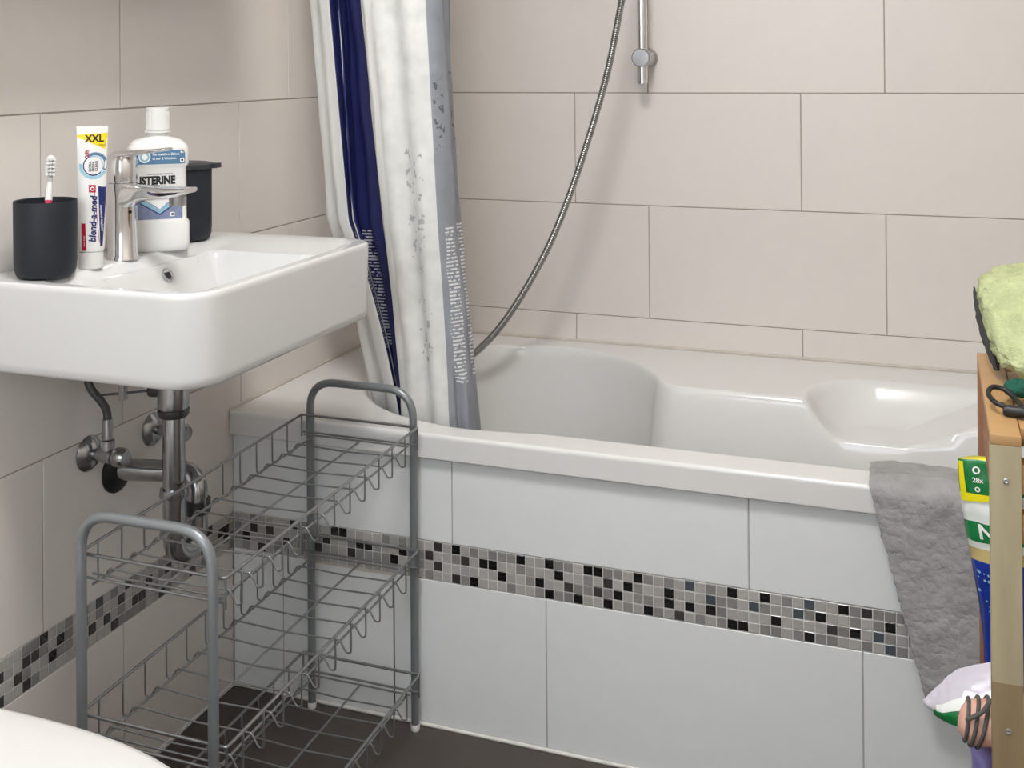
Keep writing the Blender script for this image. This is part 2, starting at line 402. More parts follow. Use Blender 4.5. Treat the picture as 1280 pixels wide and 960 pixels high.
# ------------------------------------------------------------------ bathtub
RIM = .503
def rrect_sdf(x, y, x0, x1, y0, y1, r):
    qx = abs(x-(x0+x1)/2)-(x1-x0)/2+r; qy = abs(y-(y0+y1)/2)-(y1-y0)/2+r
    return math.hypot(max(qx, 0), max(qy, 0))+min(max(qx, qy), 0)-r
def smin(a, b, k):
    h = max(k-abs(a-b), 0)/k; return min(a, b)-h*h*k/4
def soft(t, r):
    if t <= 0: return 0
    return t*t/(2*r) if t < r else t-r/2
def tub_z(x, y):
    s = smin(math.hypot(x-.425, y-.335)-.292, rrect_sdf(x, y, .40, 1.46, .054, .405, .05), .05)
    t = soft(-s, .014)
    d = .375*(1-(1-min(1, t/.085))**2.6)
    if x > 1.0: d = min(d, .375*smooth01((1.50-x)/.42)+.02) if d > 0 else d
    t2 = soft(-rrect_sdf(x, y, .975, 1.50, .22, .572, .13), .016)
    d2 = .068*(1-(1-min(1, t2/.075))**2)
    if x > 1.14: d2 = min(d2, .068*smooth01((1.36-x)/.24)+.004)
    return RIM-max(d, d2)
tub = thing('bathtub', 'white acrylic bathtub with wide round end and moulded armrest, set behind tiled apron', 'bathtub', (.8, .34, 0))
xs = [.0015+(RX-.003)*i/400 for i in range(401)]
pre = [(-.004, .4605), (-.0105, .4605), (-.012, .462), (-.012, .4635), (-.012, .495), (-.012, .4965), (-.0115, .4995), (-.0100, .5018), (-.0078, .5028), (-.0062, RIM), (-.005, RIM)]
ys = [0.0+(RY1-.002)*j/172 for j in range(173)]
vs, fs = [], []
for x in xs:
    for (y, z) in pre: vs.append((x, y, z))
    for y in ys: vs.append((x, y, tub_z(x, y)))
n = len(pre)+len(ys)
for i in range(len(xs)-1):
    for j in range(n-1): fs.append((i*n+j, (i+1)*n+j, (i+1)*n+j+1, i*n+j+1))
o = mesh('tub_shell', vs, fs, 'acrylic', tub, True)
latheo('drain', [(.0, 0), (.026, 0), (.026, .004), (.018, .006), (0, .006)], 'chrome', tub, (.80, .23, RIM-.374), seg=24)

# ------------------------------------------------------------------ washbasin
BZ = .85
def basin_outline(n=26, inset=0.):
    x1, y0, y1 = .365-inset, -.605+inset, -.128-inset
    pts = [Vector((.002, y0)), Vector((x1, y0)), Vector((x1, y1)), Vector((.002, y1))]
    rad = [.004, .058, .045, .004]; out = []
    for i in range(4):
        a, b, c = pts[i-1], pts[i], pts[(i+1) % 4]; r = max(.003, rad[i]-inset*.5)
        d1, d2 = (a-b).normalized(), (c-b).normalized(); cen = b+(d1+d2)*r
        a0 = math.atan2(-d2.y, -d2.x); a1 = math.atan2(-d1.y, -d1.x)
        while a1 < a0: a1 += 2*PI
        while a1-a0 > PI: a1 -= 2*PI
        # go from the tangent on the incoming edge to the one on the outgoing edge
        s = b+d1*r; e = b+d2*r
        for k in range(n+1):
            t = k/n; ang0 = math.atan2(*(s-cen).yx); ang1 = math.atan2(*(e-cen).yx)
            dd = ang1-ang0
            while dd > PI: dd -= 2*PI
            while dd < -PI: dd += 2*PI
            an = ang0+dd*t; out.append(cen+Vector((math.cos(an), math.sin(an)))*r)
        # straight run
        nb = c; r2_ = max(.003, rad[(i+1) % 4]-inset*.5); e2 = nb+(b-nb).normalized()*r2_
        for k in range(1, 24): out.append(e.lerp(e2, k/24))
    return out
def basin_z(x, y):
    t1 = soft(-rrect_sdf(x, y, .118, .338, -.572, -.225, .028), .008)
    d1 = .105*(1-(1-min(1, t1/.075))**2.2)
    t2 = soft(-rrect_sdf(x, y, .100, .349, -.589, -.100, .02), .004)
    d2 = .014*smooth01((-.140-y)/.12)*min(1, t2/.02)
    return BZ-max(d1, d2)
wbn = thing('washbasin', 'white ceramic wall-hung washbasin with squared front', 'washbasin', (0, -.367, .7265))
levels = [(.060, .7265), (.016, .7267), (.0145, .7268), (.007, .7292), (.0022, .7345), (.0012, .742), (.0010, .744), (-.0012, .840), (-.0012, .8425), (-.0006, .8470), (.0012, .8494), (.0035, BZ), (.0045, BZ)]
vs, fs = [], []; n = None
rings = []
for ins, z in levels:
    ol = basin_outline(inset=ins); n = len(ol); rings.append([(p.x, p.y, z) for p in ol])
ol = basin_outline(inset=.0045); cen = Vector((.225, -.40))
K = 70
for k in range(1, K+1):
    t = (k/K); rg = []
    for p in ol:
        q = p.lerp(cen, t*.97); rg.append((q.x, q.y, basin_z(q.x, q.y)))
    rings.append(rg)
for rg in rings: vs += rg
for i in range(len(rings)-1):
    for k in range(n): fs.append((i*n+k, i*n+(k+1) % n, (i+1)*n+(k+1) % n, (i+1)*n+k))
fs.append(tuple(range(n))[::-1]); b = (len(rings)-1)*n; fs.append(tuple(range(b, b+n)))
o = mesh('basin_body', vs, fs, 'ceramic', wbn, True); o.data.set_sharp_from_angle(angle=math.radians(60))
# overflow hole: chrome ring with a dark opening on the rear slope of the bowl
ov = Vector((.1325, -.360, basin_z(.1325, -.360))); nx = Vector((.85, 0, .53)).normalized()
og = latheo('overflow_ring', [(.0065, .000), (.0085, .0025), (.0105, .0025), (.0115, .0)], 'brushed', wbn, ov, nx, 24)
latheo('overflow_opening', [(0, .0008), (.0075, .0008)], 'black', og, ov, nx, 24)

# basin tap
tp = thing('basin_tap', 'chrome single-lever mixer tap on the washbasin', 'tap', (.088, -.405, BZ))
tx, ty = .088, -.405
latheo('tap_body', [(0, 0), (.0235, 0), (.0235, .003), (.0215, .006), (.0195, .05), (.0195, .09), (.0215, .104), (.0215, .112), (0, .112)], 'chrome', tp, (tx, ty, BZ), seg=40)
latheo('tap_cartridge', [(0, .1125), (.0205, .1125), (.0215, .116), (.0215, .146), (.018, .152), (0, .1535)], 'chrome', tp, (tx, ty, BZ), seg=40)
def section_loft(bm, secs, seg=20, pw=3.2):           # secs: (centre, half width y, half height z) along x; superellipse
    rg = []
    for c, hw, hh in secs:
        r_ = []
        for k in range(seg):
            a = 2*PI*k/seg; ca, sa = math.cos(a), math.sin(a)
            r_.append(bm.verts.new(Vector(c)+Vector((0, hw*math.copysign(abs(ca)**(2/pw), ca), hh*math.copysign(abs(sa)**(2/pw), sa)))))
        rg.append(r_)
    for A, B in zip(rg, rg[1:]):
        for k in range(seg): bm.faces.new((A[k], A[(k+1) % seg], B[(k+1) % seg], B[k]))
    bm.faces.new(rg[0][::-1]); bm.faces.new(rg[-1])
bm = bmesh.new()
section_loft(bm, [((tx-.006, ty, BZ+.090), .0185, .021), ((tx+.018, ty, BZ+.0935), .0185, .0165), ((tx+.040, ty, BZ+.0985), .018, .0112), ((tx+.078, ty, BZ+.0995), .0175, .0090), ((tx+.106, ty, BZ+.1015), .017, .0078), ((tx+.120, ty, BZ+.1045), .016, .004)])
sp = bmobj('spout', bm, 'chrome', tp, angle=50)
latheo('aerator', [(0, 0), (.0115, 0), (.0125, .003), (.0125, .014), (0, .014)], 'brushed', sp, (tx+.098, ty, BZ+.0815), seg=24)
bm = bmesh.new()
section_loft(bm, [((tx-.021, ty, BZ+.148), .014, .0035), ((tx-.006, ty, BZ+.1525), .0185, .006), ((tx+.018, ty, BZ+.1555), .017, .005), ((tx+.050, ty, BZ+.1590), .014, .0034), ((tx+.080, ty, BZ+.1625), .0125, .0022), ((tx+.082, ty, BZ+.1628), .011, .001)])
bmobj('lever', bm, 'chrome', tp, angle=50)
latheo('indicator', [(0, 0), (.0022, 0), (.0022, .0006), (0, .0006)], 'ink_black', sp, (tx+.0195, ty-.006, BZ+.07), (1, -.3, 0), 12)

# ------------------------------------------------------------------ plumbing under the basin
sx, sy = .140, -.357
tr = thing('drain_trap', 'chrome tubular drain trap under the washbasin, running to the wall', 'drain pipe', (0, sy, .395))
latheo('outlet_cup', [(0, 0), (.0225, 0), (.0235, .004), (.0235, .040), (.0235, .098), (0, .098)], 'chrome_worn', tr, (sx, sy, .622), seg=32)
latheo('flange_ring', [(.016, 0), (.0205, 0), (.0235, .004), (.0235, .012), (.016, .012)], 'dark_metal', tr, (sx, sy, .609), seg=32)
ub = sy+.056                                           # rising leg of the U
pts = [Vector((sx, sy, .72)), Vector((sx, sy, .425))]
for k in range(1, 13):
    a = PI*k/12; pts.append(Vector((sx, (sy+ub)/2-.028*math.cos(a), .425-.028*math.sin(a))))
pts += [Vector((sx, ub, .47))]
for k in range(1, 9):
    a = PI/2*k/8; pts.append(Vector((sx-.03*(1-math.cos(a)), ub+.010*k/8, .47+.03*math.sin(a))))
pts += [Vector((.004, -.316, .500))]
tubeo('trap_pipe', pts, .0165, 'chrome_worn', tr, 20)
for z, h in ((.489, .013), (.430, .012)):
    latheo('union_nut', [(.0165, 0), (.0205, 0), (.0215, .003), (.0205, h), (.0165, h)], 'chrome_worn', tr, (sx, sy, z), seg=16)
latheo('union_nut', [(.0165, 0), (.0205, 0), (.0215, .004), (.021, .020), (.0165, .020)], 'dark_metal', tr, (sx, ub, .445), seg=16)
latheo('wall_rosette', [(0, .0), (.034, 0), (.034, .003), (.026, .009), (.0175, .013), (0, .013)], 'black', tr, (.0005, -.316, .498), (1, 0, 0), 32)
pl = thing('waste_linkage', 'pop-up waste rod with its clip under the washbasin', 'rod', (.09, -.37, .65))
tubeo('rod', [(.030, -.395, .640), (.112, -.360, .646)], .0018, 'dark_metal', pl, 8)
latheo('pivot_nut', [(0, 0), (.010, 0), (.011, .004), (.010, .020), (0, .020)], 'dark_metal', pl, (.100, -.359, .6455), (1, .05, 0), 12)
boxo('clip', (.062, -.385, .633), (.072, -.375, .7260), 'brushed', pl, .001)
def valve(name, y, z, label, hose):
    t = thing(name, label, 'valve', (0, y, z))
    latheo('rosette', [(0, 0), (.027, 0), (.027, .002), (.019, .010), (.009, .013), (0, .013)], 'chrome_worn', t, (.0005, y, z), (1, 0, 0), 32)
    latheo('valve_body', [(0, 0), (.0085, 0), (.0085, .018), (.011, .020), (.011, .036), (.0085, .038), (0, .038)], 'chrome_worn', t, (.010, y, z), (1, 0, 0), 20)
    latheo('knob', [(0, 0), (.012, .0), (.0145, .004), (.0145, .016), (.011, .021), (0, .022)], 'chrome_worn', t, (.050, y, z), (1, 0, 0), 16)
    if hose:
        latheo('outlet', [(0, 0), (.0075, 0), (.0075, .006), (.0105, .007), (.0105, .018), (.006, .019), (0, .019)], 'brushed', t, (.037, y, z+.006), (0, 0, 1), 12)
    return t
valve('angle_valve', -.379, .545, 'chrome angle valve with grey supply hose above its outlet', True)
valve('angle_valve', -.228, .536, 'chrome angle valve behind the drain pipe, without a supply hose in view', False)
sh = thing('supply_hose', 'grey flexible water hose from angle valve up to the washbasin', 'hose', (.037, -.379, .571))
tubeo('hose', bez([(.037, -.379, .571), (.037, -.379, .60), (.035, -.380, .616), (.028, -.386, .632), (.018, -.392, .648), (.013, -.394, .668), (.013, -.394, .726)]), .0062, 'dark_metal', sh, 12)
latheo('crimp_sleeve', [(.0062, 0), (.0078, 0), (.0078, .030), (.0062, .030)], 'brushed', sh, (.037, -.379, .571), seg=16)

# ------------------------------------------------------------------ things on the washbasin
def cup_mesh(name, parent, o, r, h, mat_='cup'):
    return latheo(name, [(0, .0), (r*.80, 0), (r*.93, .004), (r*.985, .012), (r, .024), (r*1.01, h-.002), (r*1.0, h), (r*.95, h-.001), (r*.94, h-.006), (r*.92, .012), (0, .010)], mat_, parent, o, seg=56)
cu = (.082, -.553, BZ)
cupo = cup_mesh('toothbrush_cup', None, cu, .0402, .103)
tag(cupo, 'open dark charcoal cup holding the toothbrush, without a lid', 'cup')
tb = thing('toothbrush', 'white and pink toothbrush standing in the open charcoal cup', 'toothbrush', (.082, -.553, BZ+.012))
p0, p1 = Vector((.094, -.568, BZ+.014)), Vector((.0755, -.5365, BZ+.139))
ax = (p1-p0).normalized()
tubeo('handle', [p0, p0.lerp(p1, .3), p0.lerp(p1, .72)], [.005, .0055, .0045], 'pink', tb, 12)
tubeo('neck', [p0.lerp(p1, .70), p0.lerp(p1, .78), p0.lerp(p1, .92), p1], [.0050, .0046, .0034, .0038], 'white_plastic', tb, 12)
bm = bmesh.new()
tubepts = [p1+ax*t for t in (-.008, -.003, .008, .018, .023)]
tube(bm, tubepts, [.002, .0062, .0075, .0068, .003], 14)
hd = bmobj('brush_head', bm, 'white_plastic', tb, angle=60)
bm = bmesh.new(); fd = Vector((.68, -.73, 0))
for i in range(5):
    for j in range(3):
        q = p1+ax*(-.002+i*.0052)+Vector((.73, .68, 0))*(j-1)*.0042
        tube(bm, [q+fd*.003, q+fd*.0125], [.0020, .0022], 6)
bmobj('bristles', bm, 'bristle', hd)

# lidded cup
lc = thing('lidded_cup', 'dark charcoal cup with a flat lid behind the mouthwash bottle', 'cup', (.064, -.226, BZ))
cup_mesh('cup', lc, (.064, -.226, BZ), .0440, .116)
bm = bmesh.new(); lathe(bm, [(0, .117), (.0435, .117), (.0475, .1165), (.0485, .119), (.0475, .124), (.040, .126), (0, .1265)], (.064, -.226, BZ), seg=48)
ld = bmobj('lid', bm, 'lid', lc, angle=40)
boxo('lid_tab', (.098, -.214, BZ+.1165), (.116, -.196, BZ+.1245), 'lid', ld, .0015)

# frame for the labels: facing direction of the packs on the washbasin
FD = Vector((.66, -.751, 0)).normalized(); RT = Vector((-FD.y, FD.x, 0)); UP = Vector((0, 0, 1))
def mapped(name, vs2, fs, fn, material, parent):
    return mesh(name, [fn(x, y) for x, y in vs2], fs, material, parent)
def patch(name, poly, fn, material, parent, sub=6):    # a printed quad patch, poly in label coordinates (4 corners)
    a, b, c, d = [Vector(p) for p in poly]; vs2, fs = [], []
    for i in range(sub+1):
        for j in range(sub+1): 
            u, v = i/sub, j/sub; q = (a*(1-u)+b*u)*(1-v)+(d*(1-u)+c*u)*v; vs2.append((q.x, q.y))
    for i in range(sub):
        for j in range(sub): k = i*(sub+1)+j; fs.append((k, k+sub+1, k+sub+2, k+1))
    return mapped(name, vs2, fs, fn, material, parent)
def ring2d(cx, cy, r0, r1, a0=0., a1=2*PI, n=28):
    vs2, fs = [], []
    for k in range(n+1):
        a = a0+(a1-a0)*k/n; vs2 += [(cx+r0*math.cos(a), cy+r0*math.sin(a)), (cx+r1*math.cos(a), cy+r1*math.sin(a))]
    for k in range(n): fs.append((2*k, 2*k+1, 2*k+3, 2*k+2))
    return vs2, fs
def ltext(name, body, size, x, y, fn, material, parent, rot=0., align='LEFT', shear=0., bold=0., sxy=(1, 1), spacing=1.):
    vs2, fs = text2d(body, size, align, shear, bold, spacing)
    c, s = math.cos(rot), math.sin(rot); out = []
    for a, b in vs2: a *= sxy[0]; b *= sxy[1]; out.append((x+a*c-b*s, y+a*s+b*c))
    return mapped(name, out, fs, fn, material, parent)

# toothpaste tube: label coordinates are millimetres, x across, y up from the foot of the cap
TB = Vector((.095, -.480, BZ))
tpt = thing('toothpaste_tube', 'white toothpaste tube standing on its cap beside the tap', 'toothpaste', TB)
tilt = .012
def tube_pt(x, y, off=0.):                             # front surface of the tube
    t = max(0, min(1, (y-24)/175)); hw = 18.0+3.2*t; hd = 17.0*(1-t)**.8+.8
    q = max(-1, min(1, x/hw)); dep = hd*math.sqrt(max(0, 1-abs(q)**2.2))
    return TB+RT*((x+tilt*y*1.2)/1000)+UP*(y/1000)+FD*((dep+off)/1000)
latheo('cap', [(0, 0), (.0165, 0), (.0172, .002), (.0165, .0235), (.0, .0235)], 'white_plastic', tpt, TB, seg=40)
bm = bmesh.new(); rg = []
for i in range(41):
    t = i/40; y = 24+t*175; hw = 18.0+3.2*t; hd = 17.0*(1-t)**.8+.8; r_ = []
    if i == 0: hw *= .94; hd *= .94
    for k in range(40):
        a = 2*PI*k/40; ca, sa = math.cos(a), math.sin(a)
        x = hw*ca; q = abs(ca); dep = math.copysign(hd*math.sqrt(max(0, 1-min(1, q)**2.2)), sa)
        r_.append(bm.verts.new(TB+RT*((x+tilt*y*1.2)/1000)+UP*(y/1000)+FD*(dep/1000)))
    rg.append(r_)
for A, B in zip(rg, rg[1:]):
    for k in range(40): bm.faces.new((A[k], A[(k+1) % 40], B[(k+1) % 40], B[k]))
bm.faces.new(rg[0][::-1]); bm.faces.new(rg[-1])
tbody = bmobj('tube_body', bm, 'white_plastic', tpt, angle=50)
tf = lambda o: (lambda x, y: tube_pt(x, y, o))
e1, e2, e3 = tf(.25), tf(.45), tf(.65)
patch('yellow_field', [(-20.4, 187.5), (20.6, 189), (20.6, 165), (-19.5, 184)], e1, 'ink_yellow', tbody, 10)
patch('yellow_field', [(-20.4, 187.5), (20.6, 189.4), (20.6, 187.5), (-20.0, 187.0)], e1, 'ink_yellow', tbody, 8)
ltext('lettering', 'XXL', 14.0, -9.5, 177.2, e2, 'ink_black', tbody, bold=.55, sxy=(.92, 1))
ltext('lettering', '150ml', 4.2, 7, 171.3, e2, 'ink_black', tbody)
ltext('lettering', '24h', 7.5, -4.6, 155, e2, 'ink_red', tbody, rot=PI/2, bold=.2)
patch('lettering_rule', [(-3.6, 155), (-3.2, 155), (-3.2, 167), (-3.6, 167)], e2, 'ink_red', tbody, 2)
mapped('ring', *ring2d(2, 144, 15, 19.0, PI*.95, PI*1.85), e1, 'ink_lblue', tbody)
mapped('ring', *ring2d(4, 146, 12.2, 16.5, -.2*PI, .75*PI), e1, 'ink_blue', tbody)
mapped('ring', *ring2d(2, 144, 12.6, 14.2, .70*PI, 1.75*PI), e2, 'ink_navy', tbody)
mapped('ring', *ring2d(2, 144, 12.2, 13.2, -.25*PI, .70*PI), e2, 'ink_lblue', tbody)
for k, w in enumerate(('EXTRA', 'FRESH', 'CLEAN')):
    ltext('lettering', w, 4.6, -1.2+4.2*k, 136.0, e2, 'ink_black', tbody, rot=PI/2, bold=.10)
ltext('lettering', 'blend-a-med', 13.0, 5.5, 37.5, e2, 'ink_navy', tbody, rot=PI/2-.02, shear=.18, bold=.42, sxy=(.975, 1))
patch('logo_square', [(-4, 107), (5.2, 106.5), (5.0, 117), (-4.2, 117.5)], e2, 'ink_red', tbody, 3)
mapped('logo_ring', *ring2d(.6, 111.8, 1.6, 2.8), e3, 'ink_white', tbody)
patch('rule', [(3.2, 108), (4.0, 108), (10.9, 36), (10.2, 36)], e1, 'ink_red', tbody, 8)
patch('blue_field', [(8.2, 115), (19.6, 113), (14.8, 31), (11.6, 31)], e1, 'ink_navy', tbody, 10)
ltext('lettering', 'complete protection', 4.4, 15.2, 52, e2, 'ink_white', tbody, rot=PI/2+.06, bold=.05)
patch('red_bar', [(-13.5, 64), (-8.2, 64), (-6.8, 27), (-12.2, 27)], e1, 'ink_red', tbody, 6)
ltext('lettering', 'extra fresh', 3.4, -8.6, 32, e2, 'ink_white', tbody, rot=PI/2)
for yy in (193.5, 196.5): patch('crimp_line', [(-20.8, yy), (20.8, yy), (20.8, yy+.5), (-20.8, yy+.5)], e1, 'bag_white', tbody, 4)

# mouthwash bottle
MB = Vector((.086, -.320, BZ))
mb = thing('mouthwash_bottle', 'white mouthwash bottle with blue labels behind the tap', 'bottle', MB)
prof = [(0, 40.5), (3, 43.5), (9, 45.5), (43, 45.5), (47, 43.0), (49, 41.5), (127, 41.5), (129.5, 43), (133, 45.5), (155, 45.5), (161, 43.5), (169, 35.5), (172, 27), (174, 19.0), (176, 15.2), (182, 15.0)]
def halfw(z):
    for (a, wa), (b, wb_) in zip(prof, prof[1:]):
        if a <= z <= b: return wa+(wb_-wa)*(z-a)/(b-a)
    return prof[-1][1]
def bot_dep(hw): return hw*.60 if hw > 30 else hw*(.60+.40*min(1, (30-hw)/14))
PW = 5.0
def bot_pt(x, z, off=0.):
    hw = halfw(max(0, z)); hd = bot_dep(hw); q = min(1, abs(x)/hw)
    return MB+RT*(x/1000)+UP*(z/1000)+FD*((hd*(1-q**PW)**(1/PW)+off)/1000)
bm = bmesh.new(); rg = []
for z, hw in prof:
    hd = bot_dep(hw); pw = PW if hw > 30 else 2+3*max(0, (hw-15)/15); r_ = []
    for k in range(56):
        a = 2*PI*k/56; ca, sa = math.cos(a), math.sin(a)
        r_.append(bm.verts.new(MB+RT*(hw*math.copysign(abs(ca)**(2/pw), ca)/1000)+FD*(hd*math.copysign(abs(sa)**(2/pw), sa)/1000)+UP*(z/1000)))
    rg.append(r_)
for A, B in zip(rg, rg[1:]):
    for k in range(56): bm.faces.new((A[k], A[(k+1) % 56], B[(k+1) % 56], B[k]))
bm.faces.new(rg[0][::-1]); bm.faces.new(rg[-1])
bbody = bmobj('bottle_body', bm, 'white_plastic', mb, angle=60)
latheo('collar', [(.0150, .180), (.0195, .181), (.0195, .1835), (.0150, .1845)], 'white_plastic', mb, MB, seg=40)
bm = bmesh.new(); lathe(bm, [(.0155, .1845), (.0172, .1850), (.0165, .200), (.0172, .214), (.0172, .2185), (.0160, .2195), (0, .2195)], MB, seg=48)
cpo = bmobj('cap', bm, 'white_plastic', mb, angle=40)
bm = bmesh.new()
for k in range(36):
    a = 2*PI*k/36; q = MB+(RT*math.cos(a)+FD*math.sin(a))*.0170
    tube(bm, [q+UP*.187, q+UP*.213], .0006, 4)
bmobj('cap_ribs', bm, 'white_plastic', cpo)
bf = lambda o: (lambda x, y: bot_pt(x, y, o))
e1, e2, e3 = bf(.25), bf(.45), bf(.65)
patch('blue_label', [(-37, 134), (38.5, 133.5), (38.5, 150), (-37, 150)], e1, 'ink_blue', bbody, 12)
patch('blue_label', [(-37, 150), (38.5, 150), (35.5, 155), (-33, 155)], e1, 'ink_blue', bbody, 8)
mapped('logo_disc', *ring2d(-21, 145, 0, 7.2), e2, 'ink_lblue', bbody)
mapped('logo_ring', *ring2d(-21, 145, 7.2, 8.6), e2, 'ink_white', bbody)
mapped('logo_tooth', *ring2d(-21, 145, 0, 4.2), e3, 'ink_white', bbody)
ltext('lettering', 'Für stabilere Zähne', 5.0, -9.5, 147.2, e2, 'ink_white', bbody, bold=.10)
ltext('lettering', 'in nur 2 Wochen', 5.0, -9.5, 140.8, e2, 'ink_white', bbody, bold=.10)
patch('quality_mark', [(31, 136), (37, 136), (37, 142), (31, 142)], e2, 'ink_white', bbody, 2)
patch('quality_mark_core', [(32.4, 137.4), (35.6, 137.4), (35.6, 140.6), (32.4, 140.6)], e3, 'ink_black', bbody, 1)
ltext('lettering', 'TOTAL CARE ZAHNSCHUTZ', 3.0, -18, 117.6, e1, 'ink_black', bbody, bold=.05)
ltext('lettering', 'LISTERINE', 16.5, -35, 103.6, e1, 'ink_black', bbody, bold=.9, sxy=(.80, 1))
patch('chevron_label', [(-37.5, 49.8), (34.5, 49.8), (34.5, 78), (-37.5, 78)], e1, 'ink_violet', bbody, 10)
patch('chevron_fill', [(-31, 78), (1, 58), (1, 64), (-20, 78)], e2, 'ink_lblue', bbody, 6)
patch('chevron_fill', [(29, 78), (1, 58), (1, 64), (18, 78)], e2, 'ink_lblue', bbody, 6)
patch('chevron_line', [(-31, 76), (1, 56), (1, 57.8), (-31, 78)], e3, 'ink_navy', bbody, 6)
patch('chevron_line', [(29, 76), (1, 56), (1, 57.8), (29, 78)], e3, 'ink_navy', bbody, 6)
patch('chevron_white', [(-18, 78), (1, 65), (16, 78), (1, 78)], e2, 'ink_white', bbody, 4)
patch('quality_mark', [(16, 53.5), (22.5, 53.5), (22.5, 60), (16, 60)], e2, 'ink_white', bbody, 2)
patch('quality_mark_core', [(17.6, 55), (21, 55), (21, 58.4), (17.6, 58.4)], e3, 'ink_black', bbody, 1)

# ------------------------------------------------------------------ wire rack
rk = thing('wire_rack', 'grey three-tier wire rack with tubular arches between basin and tub', 'rack', (.272, -.30, 0))
XA, XB, YF, YN = .1745, .3750, -.0195, -.594
zt = lambda y: -.018*(YF-y)/(YF-YN)                   # the baskets hang a little lower at the front arch
for y in (YF, YN):
    ar = tubeo('arch_frame', fillet([(XA, y, .003), (XA, y, .576+zt(y)), (XB, y, .576+zt(y)), (XB, y, .003)], .050, 10), .0068, 'rack', rk, 16)
    for x in (XA, XB):
        latheo('foot_cap', [(0, 0), (.0072, 0), (.0078, .002), (.0078, .010), (.0070, .011)], 'cap', ar, (x, y, .0), seg=16)
XL, XR, YE0, YE1 = .1630, .3870, YN+.0095, YF-.0095
proto = {}
def shared(name, key, build, parent, loc):
    if key not in proto:
        bm = bmesh.new(); build(bm); bmesh.ops.recalc_face_normals(bm, faces=bm.faces[:])
        me = bpy.data.meshes.new(name); bm.to_mesh(me); bm.free(); me.materials.append(M['wire'])
        for p in me.polygons: p.use_smooth = True
        proto[key] = me
    o = bpy.data.objects.new(name, proto[key]); C.objects.link(o); o.parent = parent; o.matrix_parent_inverse = Matrix.Identity(4); o.location = loc
    return o
def cross(bm):
    h, zf = -.050, -.0345
    a = [(XL, 0, -.001), (XL, 0, h+.006), (XL+.002, 0, h+.0015), (XL+.005, 0, h), (XL+.009, 0, h+.0015), (XL+.0135, 0, h+.008), (XL+.019, 0, zf), (XL+.026, 0, zf+.0008), (XL+.06, 0, zf)]
    m_ = (XL+XR)/2
    b = [(2*m_-x, y, z) for x, y, z in a][::-1]
    tube(bm, bez(a+[(m_, 0, zf-.0015)]+b, 4), .00135, 6)
for zr in (.5185, .310, .101):
    bk = tubeo('basket', fillet([(XL, YE0, zr+zt(YE0)), (XR, YE0, zr+zt(YE0)), (XR, YE1, zr+zt(YE1)), (XL, YE1, zr+zt(YE1))], .006, 4, True), .0023, 'wire', rk, 8, True)
    for y in (YE0, YE1):
        q = zr+zt(y); yi = y+(.012 if y < -.3 else -.012)
        tubeo('end_wire', [(XL-.001, y, q-.030), (XR+.001, y, q-.030)], .0018, 'wire', bk, 8)
        tubeo('end_wire', [(XL+.012, yi, q-.030), (XR-.012, yi, q-.030)], .0016, 'wire', bk, 8)
        for x in (XL, XR): tubeo('corner_wire', [(x, y, q+.001), (x, y, q-.038)], .0017, 'wire', bk, 8)
    for x in (XL+.022, (XL+XR)/2, XR-.022):
        tubeo('floor_wire', [(x, YE0, zr+zt(YE0)-.0375), (x, YE1, zr+zt(YE1)-.0375)], .0018, 'wire', bk, 8)
    for k in range(11): y = -.077-.0472*k; shared('cross_wire', 'cross', cross, bk, (0, y, zr+zt(y)))

# ------------------------------------------------------------------ shower curtain, rod, rail, hose
tag(tubeo('curtain_rod', [(.003, .12, 1.97), (RX-.003, .12, 1.97)], .011, 'white_plastic', None, 16), 'white rod carrying the shower curtain across the bathtub', 'rod')
lev = [1.25, .84, .50]
X3 = [[.070, .140, .141, .154, .141, .210, .246, .358, .376, .350],
      [.105, .178, .171, .181, .165, .253, .282, .379, .398, .372],
      [.184, .272, .262, .270, .254, .290, .315, .399, .427, .405]]
Y3 = [[.17, .12, .15, .13, .17, .12, .085, .08, .11, .18],
      [.17, .12, .15, .13, .17, .12, .085, .08, .11, .18],
      [.195, .130, .155, .145, .17, .125, .085, .08, .11, .18]]
SEGM = [0, 1, 0, 1, 1, 0, 2, 3, 3]                      # material of each pleat face
SUB = 9
cols_top = [X3[0][i]+(X3[0][i]-X3[1][i])*.72/.41*.6 for i in range(10)]
def ctrl(z, i):
    if z >= lev[0]:
        t = (z-lev[0])/.72; return X3[0][i]+(cols_top[i]-X3[0][i])*t, Y3[0][i]*(1-t)+(.12+(Y3[0][i]-.12)*.8)*t
    if z >= lev[1]:
        t = (z-lev[1])/(lev[0]-lev[1]); return X3[1][i]+(X3[0][i]-X3[1][i])*t, Y3[1][i]+(Y3[0][i]-Y3[1][i])*t
    t = (z-lev[2])/(lev[1]-lev[2]); s = max(-.3, t)
    t2 = s*s*.35+s*.65 if s > 0 else s*.4
    return X3[2][i]+(X3[1][i]-X3[2][i])*t2, Y3[2][i]+(Y3[1][i]-Y3[2][i])*t2+max(0, -s)*.05
zs = [1.955-(1.955-.40)*j/110 for j in range(111)]
vs, fs, mi, uvs = [], [], [], []
ncol = 9*SUB+1
